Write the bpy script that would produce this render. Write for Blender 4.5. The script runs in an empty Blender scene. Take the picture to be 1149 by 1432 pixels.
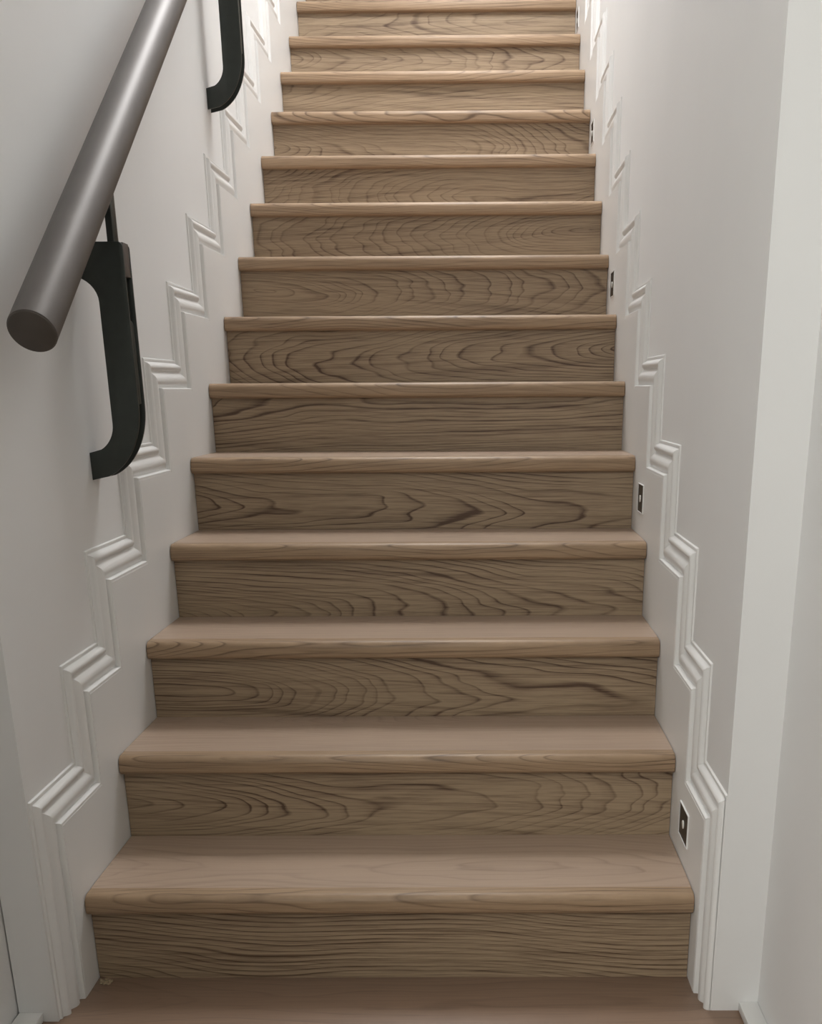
import bpy, bmesh, math, random
from mathutils import Vector, Matrix
C = bpy.context.scene.collection
S = bpy.context.scene

# ------------------------------------------------------------------ camera
FW, FH = 1149, 1432
F_PX, PX, PY = 1444.91, 662.79, 1017.26          # focal length and optical centre of the cropped photograph
cd = bpy.data.cameras.new('camera'); cam = bpy.data.objects.new('camera', cd); C.objects.link(cam)
cd.sensor_fit = 'AUTO'; cd.sensor_width = 36.0
cd.lens = F_PX / FH * 36.0
cd.shift_x = -(PX - FW / 2) / FH
cd.shift_y = (PY - FH / 2) / FH
cam.location = (0.16947, -1.45715, 1.05924)
cam.rotation_euler = (1.2538, 0.0055, 0.0055)
cd.clip_start = 0.02
S.camera = cam

# ------------------------------------------------------------------ light
S.view_settings.view_transform = 'Standard'
S.view_settings.look = 'None'
S.view_settings.gamma = 1.0
S.view_settings.use_curve_mapping = False
S.view_settings.exposure = 0.45
S.cycles.use_denoising = True
S.cycles.max_bounces = 10
S.cycles.diffuse_bounces = 6
w = bpy.data.worlds.new('sky'); S.world = w; w.use_nodes = True
w.node_tree.nodes['Background'].inputs[0].default_value = (0.75, 0.85, 1.0, 1)
w.node_tree.nodes['Background'].inputs[1].default_value = 0.6

def area(name, loc, target, sx, sy, watts, col):
    l = bpy.data.lights.new(name, 'AREA'); l.shape = 'RECTANGLE'; l.size = sx; l.size_y = sy
    l.energy = watts; l.color = col
    o = bpy.data.objects.new(name, l); C.objects.link(o); o.location = loc
    o.rotation_euler = (Vector(target) - Vector(loc)).to_track_quat('-Z', 'Y').to_euler()
    return o
# three unseen lamps added under the stair ceiling for even light, the hall window on the left, and the hall ceiling panel
area('added_stair_light', (0.12, 1.95, 3.66), (0.0, 1.70, 0.0), 0.7, 0.8, 36, (0.985, 0.985, 0.985))
area('added_stair_light', (0.12, 3.10, 4.53), (0.0, 2.90, 0.0), 0.7, 0.8, 15, (0.97, 0.98, 1.0))
area('added_stair_light', (0.12, 4.25, 5.40), (0.0, 4.10, 0.0), 0.7, 0.8, 7, (0.96, 0.975, 1.0))
area('window_daylight', (-0.80, -2.05, 1.45), (0.6, -2.05, 1.4), 1.2, 1.2, 80, (1.0, 1.0, 0.96))
area('hall_ceiling_light', (0.1, -0.75, 2.40), (0.1, -0.75, 0), 0.5, 0.5, 1.5, (1.0, 0.97, 0.86))

# ------------------------------------------------------------------ materials
def new_mat(name):
    m = bpy.data.materials.new(name); m.use_nodes = True
    nt = m.node_tree; b = nt.nodes['Principled BSDF']
    return m, nt, b

class N:
    """small node-building helper"""
    def __init__(s, nt): s.nt = nt
    def n(s, t, **k):
        o = s.nt.nodes.new(t)
        for a, v in k.items(): setattr(o, a, v)
        return o
    def put(s, sock, v):
        if isinstance(v, bpy.types.NodeSocket): s.nt.links.new(v, sock)
        else: sock.default_value = v
    def m(s, op, a, b=None, c=None):
        o = s.n('ShaderNodeMath', operation=op); s.put(o.inputs[0], a)
        if b is not None: s.put(o.inputs[1], b)
        if c is not None: s.put(o.inputs[2], c)
        return o.outputs[0]
    def xyz(s, x, y, z):
        o = s.n('ShaderNodeCombineXYZ')
        for i, v in enumerate((x, y, z)): s.put(o.inputs[i], v)
        return o.outputs[0]
    def noise(s, vec, scale=1.0, detail=2.0, rough=0.5):
        o = s.n('ShaderNodeTexNoise'); s.put(o.inputs['Vector'], vec)
        o.inputs['Scale'].default_value = scale; o.inputs['Detail'].default_value = detail
        o.inputs['Roughness'].default_value = rough
        return o.outputs['Fac']
    def attr(s, name):
        o = s.n('ShaderNodeAttribute', attribute_type='OBJECT', attribute_name=name)
        return o.outputs['Fac']
    def ramp(s, fac, stops):
        o = s.n('ShaderNodeValToRGB'); s.put(o.inputs[0], fac)
        e = o.color_ramp.elements
        while len(e) < len(stops): e.new(0.5)
        for q, (p, c) in zip(e, stops): q.position = p; q.color = (*c, 1) if len(c) == 3 else c
        return o.outputs[0]

def paint(name, col, rough=0.45, bump=0.04):
    m, nt, b = new_mat(name); h = N(nt)
    tc = h.n('ShaderNodeTexCoord').outputs['Object']
    f = h.noise(tc, 3.0, 3.0)
    c = h.ramp(f, [(0.3, tuple(x * 0.97 for x in col)), (0.7, col)])
    nt.links.new(c, b.inputs['Base Color'])
    b.inputs['Roughness'].default_value = rough
    bp = h.n('ShaderNodeBump'); bp.inputs['Strength'].default_value = bump; bp.inputs['Distance'].default_value = 0.002
    nt.links.new(h.noise(tc, 220.0, 2.0), bp.inputs['Height']); nt.links.new(bp.outputs[0], b.inputs['Normal'])
    return m

HWG = 0.0
def oak(name, axis, light, dark, strength, rough, spacing=0.0082, sway=0.09):
    """flat-sawn oak: rings of a trunk cut by the board, per-board properties grain_seed / grain_heart / grain_depth"""
    m, nt, b = new_mat(name); h = N(nt)
    sp = h.n('ShaderNodeSeparateXYZ'); nt.links.new(h.n('ShaderNodeTexCoord').outputs['Object'], sp.inputs[0])
    u = sp.outputs[0]
    v = {'z': sp.outputs[2], 'y': sp.outputs[1]}.get(axis)
    if v is None: v = h.m('SUBTRACT', sp.outputs[1], sp.outputs[2])
    seed, heart, depth = h.attr('grain_seed'), h.attr('grain_heart'), h.attr('grain_depth')
    s7 = h.m('MULTIPLY', seed, 7.31)
    slow = h.noise(h.xyz(h.m('MULTIPLY', u, 1.5), h.m('MULTIPLY', v, 0.6), s7), 1.0, 0.0)
    wob = h.noise(h.xyz(h.m('MULTIPLY', u, 4.5), h.m('MULTIPLY', v, 22.0), h.m('ADD', s7, 3.0)), 1.0, 1.0, 0.5)
    drift = h.noise(h.xyz(h.m('MULTIPLY', u, 1.1), 0.0, h.m('ADD', s7, 11.0)), 1.0, 1.0)
    d = h.m('ADD', depth, h.m('MULTIPLY', h.m('SUBTRACT', slow, 0.5), sway))
    d = h.m('ADD', d, h.m('MULTIPLY', h.m('ADD', u, HWG), h.attr('grain_slope')))
    d = h.m('ADD', d, h.m('MULTIPLY', h.m('SUBTRACT', wob, 0.5), 0.020))
    vv = h.m('ADD', h.m('SUBTRACT', v, heart), h.m('MULTIPLY', h.m('SUBTRACT', drift, 0.5), 0.15))
    r = h.m('SQRT', h.m('ADD', h.m('MULTIPLY', d, d), h.m('MULTIPLY', vv, vv)))
    ph = h.m('ADD', h.m('DIVIDE', r, spacing), h.m('MULTIPLY', h.m('SUBTRACT', h.noise(h.xyz(h.m('MULTIPLY', r, 45.0), s7, 2.0), 1.0, 2.0), 0.5), 3.0))
    fr = h.m('FRACT', ph)
    ring = h.ramp(fr, [(0.0, (0.0,) * 3), (0.55, (0.07,) * 3), (0.78, (0.32,) * 3), (0.89, (1.0,) * 3), (1.0, (0.0,) * 3)])
    vary = h.noise(h.xyz(h.m('MULTIPLY', u, 2.5), h.m('MULTIPLY', v, 12.0), h.m('ADD', s7, 21.0)), 1.0, 2.0)
    amp = h.ramp(vary, [(0.3, (0.25,) * 3), (0.68, (1.0,) * 3)])
    fibre = h.noise(h.xyz(h.m('MULTIPLY', u, 9.0), h.m('MULTIPLY', v, 280.0), s7), 1.0, 3.0, 0.7)
    fib = h.ramp(fibre, [(0.42, (0.0,) * 3), (0.68, (1.0,) * 3)])
    streak = h.noise(h.xyz(h.m('MULTIPLY', u, 1.8), h.m('ADD', h.m('MULTIPLY', v, 110.0), h.m('MULTIPLY', r, 60.0)), h.m('ADD', s7, 9.0)), 1.0, 2.0, 0.6)
    stk = h.ramp(streak, [(0.48, (0.0,) * 3), (0.70, (1.0,) * 3)])
    cloud = h.noise(h.xyz(h.m('MULTIPLY', u, 1.6), h.m('MULTIPLY', v, 5.0), h.m('ADD', s7, 5.0)), 1.0, 2.0)
    f = h.m('ADD', h.m('MULTIPLY', h.m('MULTIPLY', h.m('MULTIPLY', ring, amp), h.attr('grain_gain')), strength), h.m('ADD', h.m('MULTIPLY', fib, strength * 0.36), h.m('MULTIPLY', stk, strength * 0.32)))
    f = h.m('ADD', f, h.m('MULTIPLY', h.m('SUBTRACT', cloud, 0.5), 0.35))
    col = h.ramp(f, [(0.0, light), (1.0, dark)])
    nt.links.new(col, b.inputs['Base Color'])
    b.inputs['Roughness'].default_value = rough
    bp = h.n('ShaderNodeBump'); bp.inputs['Strength'].default_value = 0.12; bp.inputs['Distance'].default_value = 0.0008
    bp.invert = True
    nt.links.new(f, bp.inputs['Height']); nt.links.new(bp.outputs[0], b.inputs['Normal'])
    return m

def plain(name, col, rough, metal=0.0, vary=0.08, scale=40.0):
    m, nt, b = new_mat(name); h = N(nt)
    f = h.noise(h.n('ShaderNodeTexCoord').outputs['Object'], scale, 3.0)
    c = h.ramp(f, [(0.3, tuple(x * (1 - vary) for x in col)), (0.7, tuple(min(1, x * (1 + vary)) for x in col))])
    nt.links.new(c, b.inputs['Base Color'])
    b.inputs['Roughness'].default_value = rough; b.inputs['Metallic'].default_value = metal
    return m

M_WALL = paint('wall_paint', (0.72, 0.718, 0.712), 0.55)
M_TRIM = paint('satin_trim_paint', (0.735, 0.733, 0.722), 0.38, 0.02)
M_BACK = paint('dark_bounce_paint', (0.24, 0.24, 0.23), 0.6)  # dark tone for unseen surfaces, added to weaken bounce onto the left jamb
M_CEIL = paint('ceiling_paint', (0.80, 0.79, 0.77), 0.8)
OAK_L, OAK_D = (0.360, 0.268, 0.174), (0.085, 0.047, 0.026)
M_RISER = oak('oak_riser', 'z', OAK_L, OAK_D, 1.1, 0.5)
M_TREAD_LIT = oak('oak_tread_lit', 'y', (0.41, 0.305, 0.230), (0.15, 0.10, 0.07), 0.36, 0.38, 0.011)  # paler than the riser oak, overhead light put into the tread colour
M_NOSE = oak('oak_nosing', 'yz', (0.375, 0.258, 0.160), (0.12, 0.072, 0.04), 0.85, 0.48, 0.008, 0.06)
M_FLOOR = oak('oak_floor', 'y', (0.25, 0.165, 0.115), (0.08, 0.05, 0.033), 0.45, 0.42, 0.010)
M_RAIL = plain('bronze_rail_wrap', (0.108, 0.095, 0.087), 0.47, 0.35, 0.06, 12.0)
M_CAP = plain('dark_rail_cap', (0.080, 0.067, 0.057), 0.55, 0.2)
M_BLACK = plain('blackened_steel', (0.040, 0.046, 0.041), 0.42, 0.4)
M_BLOCK = plain('grey_brown_steel', (0.12, 0.11, 0.105), 0.4, 0.5)
M_VOID = plain('hollow_shade_black', (0.008, 0.008, 0.008), 0.8)  # near-black standing in for the shade inside the bracket's hollow
M_PLATE = plain('dark_bronze_plate', (0.045, 0.037, 0.028), 0.4, 0.6)
M_LENS = plain('white_lens', (0.85, 0.84, 0.80), 0.25, 0.0, 0.02)
M_FILL = plain('cream_filler', (0.30, 0.235, 0.15), 0.9, 0.0, 0.35, 300.0)
M_GLASS = plain('white_diffuser', (0.85, 0.86, 0.88), 0.4)

# ------------------------------------------------------------------ helpers
def link(name, me, mat, parent=None, loc=(0, 0, 0)):
    o = bpy.data.objects.new(name, me); C.objects.link(o)
    if mat: me.materials.append(mat)
    o.location = loc
    if parent: o.parent = parent
    return o

def mesh(name, verts, faces, mat, parent=None, loc=(0, 0, 0), bevel=0.0, seg=2, smooth=False):
    bm = bmesh.new()
    vs = [bm.verts.new(v) for v in verts]
    for f in faces:
        try: bm.faces.new([vs[i] for i in f])
        except ValueError: pass
    bmesh.ops.remove_doubles(bm, verts=bm.verts, dist=1e-6)
    bmesh.ops.recalc_face_normals(bm, faces=bm.faces)
    if bevel:
        bmesh.ops.bevel(bm, geom=list(bm.edges), offset=bevel, segments=seg, affect='EDGES', profile=0.5)
    me = bpy.data.meshes.new(name); bm.to_mesh(me); bm.free()
    if smooth:
        for p in me.polygons: p.use_smooth = True
        me.set_sharp_from_angle(angle=math.radians(35))
    return link(name, me, mat, parent, loc)

def box(name, lo, hi, mat, parent=None, bevel=0.0, loc=None):
    x0, y0, z0 = lo; x1, y1, z1 = hi
    c = loc if loc is not None else ((x0 + x1) / 2, (y0 + y1) / 2, (z0 + z1) / 2)
    v = [(x - c[0], y - c[1], z - c[2]) for x in (x0, x1) for y in (y0, y1) for z in (z0, z1)]
    f = [(0, 1, 3, 2), (4, 6, 7, 5), (0, 4, 5, 1), (2, 3, 7, 6), (0, 2, 6, 4), (1, 5, 7, 3)]
    return mesh(name, v, f, mat, parent, c, bevel, 2, bool(bevel))

def prism(name, poly, axis, a, b, mat, parent=None, bevel=0.0, loc=(0, 0, 0), smooth=True, seg=2):
    """polygon extruded along an axis: axis 'x' -> (y,z) polygon, 'y' -> (x,z)"""
    mk = {'x': lambda p, t: (t, p[0], p[1]), 'y': lambda p, t: (p[0], t, p[1]), 'z': lambda p, t: (p[0], p[1], t)}[axis]
    n = len(poly)
    v = [Vector(mk(p, a)) - Vector(loc) for p in poly] + [Vector(mk(p, b)) - Vector(loc) for p in poly]
    f = [tuple(range(n)), tuple(range(2 * n - 1, n - 1, -1))] + [(i, (i + 1) % n, n + (i + 1) % n, n + i) for i in range(n)]
    bm = bmesh.new(); vs = [bm.verts.new(q) for q in v]
    for q in f: bm.faces.new([vs[i] for i in q])
    bmesh.ops.recalc_face_normals(bm, faces=bm.faces)
    if bevel:
        cap = [e for e in bm.edges if any(len(fc.verts) == n and n > 4 for fc in e.link_faces)]
        bmesh.ops.bevel(bm, geom=cap, offset=bevel, segments=seg, affect='EDGES', profile=0.5)
    me = bpy.data.meshes.new(name); bm.to_mesh(me); bm.free()
    if smooth:
        for p in me.polygons: p.use_smooth = True
        me.set_sharp_from_angle(angle=math.radians(32))
    return link(name, me, mat, parent, loc)

def empty(name, loc=(0, 0, 0)):
    o = bpy.data.objects.new(name, None); C.objects.link(o); o.location = loc; o.empty_display_size = 0.1
    return o
def struct(o): o['kind'] = 'structure'; return o
def tag(o, label, cat, group=None):
    o['label'] = label; o['category'] = cat
    if group: o['group'] = group
    return o
def grain(o, seed, heart, depth, slope=0.0, gain=1.0):
    o['grain_gain'] = float(gain)
    o['grain_slope'] = float(slope)
    o['grain_seed'] = float(seed); o['grain_heart'] = float(heart); o['grain_depth'] = float(depth)

def under(parent, o):
    """parent keeping the world position (parents sit unrotated)"""
    o.parent = parent; o.location = Vector(o.location) - Vector(parent.location); return o

# ------------------------------------------------------------------ stair measures
HW = 0.557                    # half width between the panels
XW = 0.579                    # the walls above the moulding
NOSE_Y = [0.2310, 0.4780, 0.7195, 0.9600, 1.2005, 1.4450, 1.6790, 1.9220, 2.1550, 2.3895, 2.6252, 2.8660, 3.1045, 3.3420, 3.580, 3.818]
TOP_Z = [0.1825, 0.3640, 0.5405, 0.7165, 0.8975, 1.0755, 1.2565, 1.4390, 1.6203, 1.7985, 1.9808, 2.1632, 2.3425, 2.5290, 2.7090, 2.889]
OVER, TH = 0.0238, 0.0386
JAMB_R, JAMB_L = 0.143, 0.112
OUT_R, OUT_L = 0.660, 0.6465
Y_END = 5.2

# ------------------------------------------------------------------ the room
struct(box('wall_right', (XW, JAMB_R, 0), (OUT_R + 0.04, Y_END, 6.4), M_WALL))
struct(box('wall_left', (-OUT_L, JAMB_L, 0), (-XW, Y_END, 6.4), M_WALL))
struct(box('wall_hall_right', (OUT_R, -0.45, 0), (OUT_R + 0.04, JAMB_R, 2.46), M_WALL))
# beyond it an unseen dark side room, added so less light bounces back
struct(box('wall_added_front', (OUT_R + 0.04, -0.45, 0), (2.3, -0.35, 2.46), M_BACK))
struct(box('wall_added_right', (2.2, -3.2, 0), (2.3, -0.45, 2.46), M_BACK))
# left hall wall with a window opening y -2.8..-1.5
hl = struct(mesh('wall_hall_left', *(lambda: (
    [(x, y, z) for (y0, y1, z0, z1) in ((-3.2, -2.8, 0, 2.46), (-1.5, 0.30, 0, 2.46), (-2.8, -1.5, 0, 0.8), (-2.8, -1.5, 2.1, 2.46))
     for x in (-0.80, -OUT_L - 0.003) for y in (y0, y1) for z in (z0, z1)],
    [tuple(8 * i + j for j in f) for i in range(4) for f in ((0, 1, 3, 2), (4, 6, 7, 5), (0, 4, 5, 1), (2, 3, 7, 6), (0, 2, 6, 4), (1, 5, 7, 3))]))(), M_WALL))
wn = struct(box('window_1', (-0.815, -2.8, 0.8), (-0.805, -1.5, 2.1), M_GLASS))
struct(box('wall_back', (-0.8, -3.3, 0), (2.3, -3.2, 2.46), M_BACK))
struct(box('ceiling', (-0.8, -3.3, 2.46), (2.3, 0.16, 2.60), M_CEIL))
ZC = lambda yy: 2.46 + (yy - 0.16) * 0.755            # sloped ceiling over the flight
struct(prism('ceiling_sloped', [(0.16, ZC(0.16)), (Y_END, ZC(Y_END)), (Y_END, ZC(Y_END) + 0.1), (0.16, ZC(0.16) + 0.1)], 'x', -XW, XW, M_CEIL, smooth=False))
struct(box('wall_far', (-OUT_L, Y_END, 2.6), (OUT_R, Y_END + 0.1, 6.4), M_WALL))

# floor: sub-floor and boards
fl = struct(box('floor', (-0.80, -3.2, -0.06), (2.3, 0.30, -0.018), M_BACK, loc=(0, 0, 0)))
random.seed(5)
y = 0.2555
for i in range(9):
    b = box('floor_plank', (-OUT_L, y - 0.199, -0.018), (OUT_R if i < 3 else 2.2, y, 0.0), M_FLOOR, fl, 0.0008, loc=(0, y - 0.1, -0.018))
    grain(b, 40 + i, random.uniform(-0.05, 0.05), random.uniform(0.06, 0.1), 0.05); y -= 0.20

# skirting strips at the foot of the hall walls
struct(box('baseboard_right', (0.626, -1.5, 0.002), (OUT_R - 0.0005, JAMB_R - 0.0005, 0.0185), M_TRIM, bevel=0.0015))
struct(box('baseboard_left', (-OUT_L + 0.0005, -1.5, 0.002), (-0.604, JAMB_L - 0.0005, 0.0185), M_TRIM, bevel=0.0015))

# ------------------------------------------------------------------ stepped moulding trim on both walls
PROFILE = [(0.0, 0.0215), (0.005, 0.0215), (0.0065, 0.0195), (0.0072, 0.0125), (0.0095, 0.0115), (0.0125, 0.0128),
           (0.019, 0.0160), (0.026, 0.0168), (0.032, 0.0150), (0.037, 0.0110), (0.041, 0.0075), (0.0445, 0.0065),
           (0.0465, 0.0085), (0.049, 0.0118), (0.053, 0.0132), (0.057, 0.0122), (0.0605, 0.0085), (0.062, 0.0045),
           (0.064, 0.0030), (0.066, 0.0038), (0.070, 0.0034), (0.0715, 0.0)]
def corner_path(y1):
    ys = [y1, 0.385, 0.564] + [NOSE_Y[k] - 0.163 for k in range(3, 16)]
    zs = [z + 0.1595 for z in TOP_Z]
    path = [(ys[0], 0.0)]
    for k in range(16):
        path.append((ys[k], zs[k]))
        if k < 15: path.append((ys[k + 1], zs[k]))
    path.append((ys[15] + 0.24, zs[15]))
    return path

def moulding(side, name, y1, jamb):
    root = struct(empty(name, (side * XW, 0.3, 0)))
    path = corner_path(y1)
    # the flat panel below the moulding, its top edge following the steps
    low = [(NOSE_Y[15] + 0.1, TOP_Z[15] - 0.5), (0.30, -0.0), ]
    poly = path + [(path[-1][0], TOP_Z[15] - 0.6), (0.62, 0.0)]
    x0, x1 = (XW - 0.0005, HW) if side > 0 else (-XW + 0.0005, -HW)
    under(root, prism('skirting_panel', poly, 'x', x0, x1, M_TRIM, loc=(side * XW, 0.3, 0), smooth=False))
    for j in range(len(path) - 1):
        a, b = path[j], path[j + 1]
        c = (side * XW, (a[0] + b[0]) / 2, (a[1] + b[1]) / 2)
        vs, n = [], len(PROFILE)
        for (py, pz), first in ((a, j == 0), (b, False)):
            for t, h in [*PROFILE, (0.0, 0.0)]:
                q = (side * (XW - h), max(py - t, jamb + 0.0006), pz + (0 if first else t))
                vs.append([q[i] - c[i] for i in range(3)])
        n += 1
        fs = [(i, (i + 1) % n, n + (i + 1) % n, n + i) for i in range(n)] + [tuple(range(n)), tuple(range(2 * n - 1, n - 1, -1))]
        under(root, mesh('moulding_strip', vs, fs, M_TRIM, None, c, smooth=True))
    return root
moulding(-1, 'trim_1', 0.190, JAMB_L)
moulding(1, 'trim_2', 0.205, JAMB_R)

# ------------------------------------------------------------------ staircase
st = tag(empty('staircase', (0, 0.25, 0)), 'brown oak staircase with rounded nosings rising between white panelled walls', 'staircase')
EX = HW - 0.0012
# per riser: seed, heart of the rings (height on the board), depth of the heart behind it
RISER_GRAIN = [(3, -0.16, 0.10, 0.03), (14, 0.005, 0.085, 0.11), (27, -0.012, 0.085, 0.10), (31, -0.075, 0.10, 0.15), (45, -0.02, 0.075, 0.07), (58, 0.10, 0.08, 0.03),
               (61, 0.0, 0.085, -0.14), (77, 0.012, 0.09, 0.15), (83, 0.01, 0.10, -0.15), (95, -0.01, 0.09, -0.13), (102, -0.02, 0.08, 0.13), (117, 0.08, 0.07, 0.03), (123, 0.02, 0.08, 0.1),
               (135, 0.05, 0.07, -0.04), (141, 0.0, 0.08, 0.1), (155, 0, 0.08, -0.1)]
def nose_profile(yn, z):
    """rounded front edge of a tread, in (y, z)"""
    R1, R2 = 0.0150, 0.0100
    pts = [(yn + 0.036, z)]
    for i in range(9):
        a = math.pi / 2 * i / 8
        pts.append((yn + R1 - R1 * math.sin(a), z - R1 + R1 * math.cos(a)))
    for i in range(7):
        a = math.pi / 2 * i / 6
        pts.append((yn + R2 - R2 * math.cos(a), z - TH + R2 - R2 * math.sin(a)))
    pts.append((yn + 0.036, z - TH))
    return pts
for k in range(16):
    yn, zt = NOSE_Y[k], TOP_Z[k]
    zb = TOP_Z[k - 1] if k else 0.0
    yr = yn + OVER
    zm = (zb + zt - TH) / 2
    r = box('riser', (-EX, yr, zb - 0.001 if k == 0 else zb + 0.0004), (EX, yr + 0.018, zt - TH), M_RISER, None)
    under(st, r); grain(r, *RISER_GRAIN[k], gain=1.0 if k < 7 else 0.62)
    yb = NOSE_Y[k + 1] + OVER if k < 15 else yn + 1.3
    t = box('tread', (-EX, yn + 0.036, zt - TH), (EX, yb + (0.017 if k < 15 else 0), zt), M_TREAD_LIT, None)
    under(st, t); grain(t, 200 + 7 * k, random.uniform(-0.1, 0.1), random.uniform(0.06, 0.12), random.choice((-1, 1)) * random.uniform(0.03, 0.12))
    nz = prism('nosing', nose_profile(yn, zt), 'x', -EX, EX, M_NOSE, None, 0.0015, loc=(0, yn + 0.018, zt - TH / 2))
    nz.parent = t; nz.location = Vector(nz.location) - Vector(t.location) - Vector(st.location)
    grain(nz, 400 + 3 * k, random.choice((-1, 1)) * random.uniform(0.04, 0.10), random.uniform(0.05, 0.08), random.choice((-1, 1)) * random.uniform(0.02, 0.07))

# ------------------------------------------------------------------ handrail with its two brackets
RAIL_X, RR = -0.505, 0.0365
SLOPE = 0.18 / 0.2385
A = Vector((RAIL_X, 0.203, 1.1435)); DIR = Vector((0, 1, SLOPE)).normalized()
hr = tag(empty('handrail', A), 'round bronze-brown handrail on black C-shaped brackets along the left wall', 'handrail')
def tube(name, stations, mat, parent, n=48):
    """lathe about DIR: list of (distance along rail, radius)"""
    e1 = Vector((1, 0, 0)); e2 = DIR.cross(e1)
    vs, fs = [], []
    for d, r in stations:
        for i in range(n):
            a = 2 * math.pi * i / n
            vs.append(DIR * d + e1 * math.cos(a) * r + e2 * math.sin(a) * r)
    for s in range(len(stations) - 1):
        for i in range(n):
            fs.append((s * n + i, s * n + (i + 1) % n, (s + 1) * n + (i + 1) % n, (s + 1) * n + i))
    fs.append(tuple(range(n))); fs.append(tuple(range(len(vs) - 1, len(vs) - n - 1, -1)))
    return mesh(name, vs, fs, mat, parent, (0, 0, 0), smooth=True)
tube('rail', [(0.002, RR - 0.0012), (0.0028, RR), (3.9, RR)], M_RAIL, hr)
cap = tube('end_cap', [(-0.0005, RR - 0.0035), (0.0005, RR - 0.0018), (0.0019, RR - 0.0014)], M_CAP, hr)
cap['label'] = 'flat darker end disc'

def arc(cx, cz, rx, rz, a0, a1, n):
    return [(cx + rx * math.cos(math.radians(a0 + (a1 - a0) * i / n)), cz + rz * math.sin(math.radians(a0 + (a1 - a0) * i / n))) for i in range(n + 1)]
def c_outline(off):
    """C-shaped plate in (x, z) measured from the wall and the plate's foot; off shrinks the outer edge"""
    wl, xo = 0.0, 0.103 - off
    o = [(wl, 0.420 - off)] + arc(xo - 0.008, 0.412 - off, 0.008, 0.008, 90, 0, 4)
    o += arc(0.0, 0.135, xo, 0.135 - off, 0, -72, 14) + [(wl, 0.000 + off)]
    o += [(wl, 0.051)] + arc(0.0, 0.104, 0.050, 0.053, -62, 0, 8)
    o += arc(0.0, 0.318, 0.050, 0.045, 0, 84, 8) + [(wl, 0.362)]
    return o
def bracket(y, z):
    def P(o): return [(-XW + p[0], z + p[1]) for p in o]
    org = (-XW, y, z)
    fp = prism('bracket', P(c_outline(0.0)), 'y', y, y + 0.007, M_BLACK, None, 0.0012, loc=org)
    fp.parent = hr; fp.location = Vector(org) - A
    def sub(o):
        o.parent = fp; o.location = Vector(o.location) - Vector(org); return o
    sub(prism('back_plate', P(c_outline(0.0)), 'y', y + 0.038, y + 0.043, M_BLACK, None, 0.001, loc=org))
    s = sub(box('top_block', (-XW + 0.050, y + 0.007, z + 0.362), (-XW + 0.1025, y + 0.038, z + 0.4195), M_BLOCK, None, 0.0008)); s['label'] = 'grey-brown spacer block'
    x1 = -XW + 0.1005
    sub(prism('core_bar', [(x1 - 0.035, z + 0.13)] + [(x1, z + 0.14)] + arc(x1 - 0.011, z + 0.278, 0.011, 0.013, 0, 180, 8) + [(x1 - 0.035, z + 0.26)], 'y', y + 0.013, y + 0.031, M_BLACK, None, 0.001, loc=org))
    sub(prism('inner_web', P(c_outline(0.024)), 'y', y + 0.007, y + 0.038, M_VOID, None, 0.0, loc=org))
    zr = A.z + (y + 0.018 - A.y) * SLOPE - RR * 1.15
    sub(box('support_post', (RAIL_X + 0.001, y + 0.006, z + 0.419), (RAIL_X + 0.013, y + 0.034, zr), M_BLACK, None, 0.001))
bracket(0.583, 0.895)
bracket(0.583 + 1.195, 0.895 + 0.900)

# ------------------------------------------------------------------ step lights on the right panel
LIGHTS = ['dark step light low on the right panel beside the second riser, largest of five',
          'dark step light on the right panel beside the fifth riser, second from the bottom',
          'dark step light on the right panel beside the eighth riser, third from the bottom',
          'narrow dark step light on the right panel beside the eleventh riser, fourth from the bottom',
          'thin sliver of step light beside the top visible riser on the right panel']
for i, lab in enumerate(LIGHTS):
    cy, cz = 0.3655 + i * 0.7215, 0.2645 + i * 0.5405
    e = tag(empty('step_light', (HW, cy, cz)), lab, 'step light', 'step lights along the right wall')
    hy, hz = 0.041, 0.0335
    outer = [(-hy, -hz), (hy, -hz), (hy, hz), (-hy, hz)]; inn = [(p[0] * 0.965, p[1] * 0.96) for p in outer]
    vs = [(x, *p) for x in (0.0, -0.0028) for p in outer + inn]
    fs = []
    for q in range(4):
        r_ = (q + 1) % 4
        fs += [(q, r_, 8 + r_, 8 + q), (4 + q, 12 + q, 12 + r_, 4 + r_), (8 + q, 8 + r_, 12 + r_, 12 + q), (q, 4 + q, 4 + r_, r_)]
    fr = mesh('bezel', vs, fs, M_TRIM, e); fr['label'] = 'thin white surround'
    box('face_plate', (-0.0016, -hy * 0.965, -hz * 0.96), (0.0, hy * 0.965, hz * 0.96), M_PLATE, e)
    ls = prism('lens', arc(0.002, -0.001, 0.0075, 0.0085, 0, 345, 20), 'x', -0.0032, -0.0014, M_LENS, e, 0.0006); ls['label'] = 'round white lens'

# ------------------------------------------------------------------ crumb of filler at the foot of the left wall
bm = bmesh.new(); bmesh.ops.create_icosphere(bm, subdivisions=3, radius=1.0)
random.seed(8)
for v in bm.verts:
    j = 0.75 + 0.5 * random.random()
    v.co = Vector((v.co.x * 0.013 * j, v.co.y * 0.010 * j, max(v.co.z, 0) * 0.0035 * j))
me = bpy.data.meshes.new('filler_crumb'); bm.to_mesh(me); bm.free()
tag(link('filler_crumb', me, M_FILL, None, (-0.540, 0.240, 0.0)), 'small cream smear of filler on the floor at the left end of the lowest riser', 'filler')
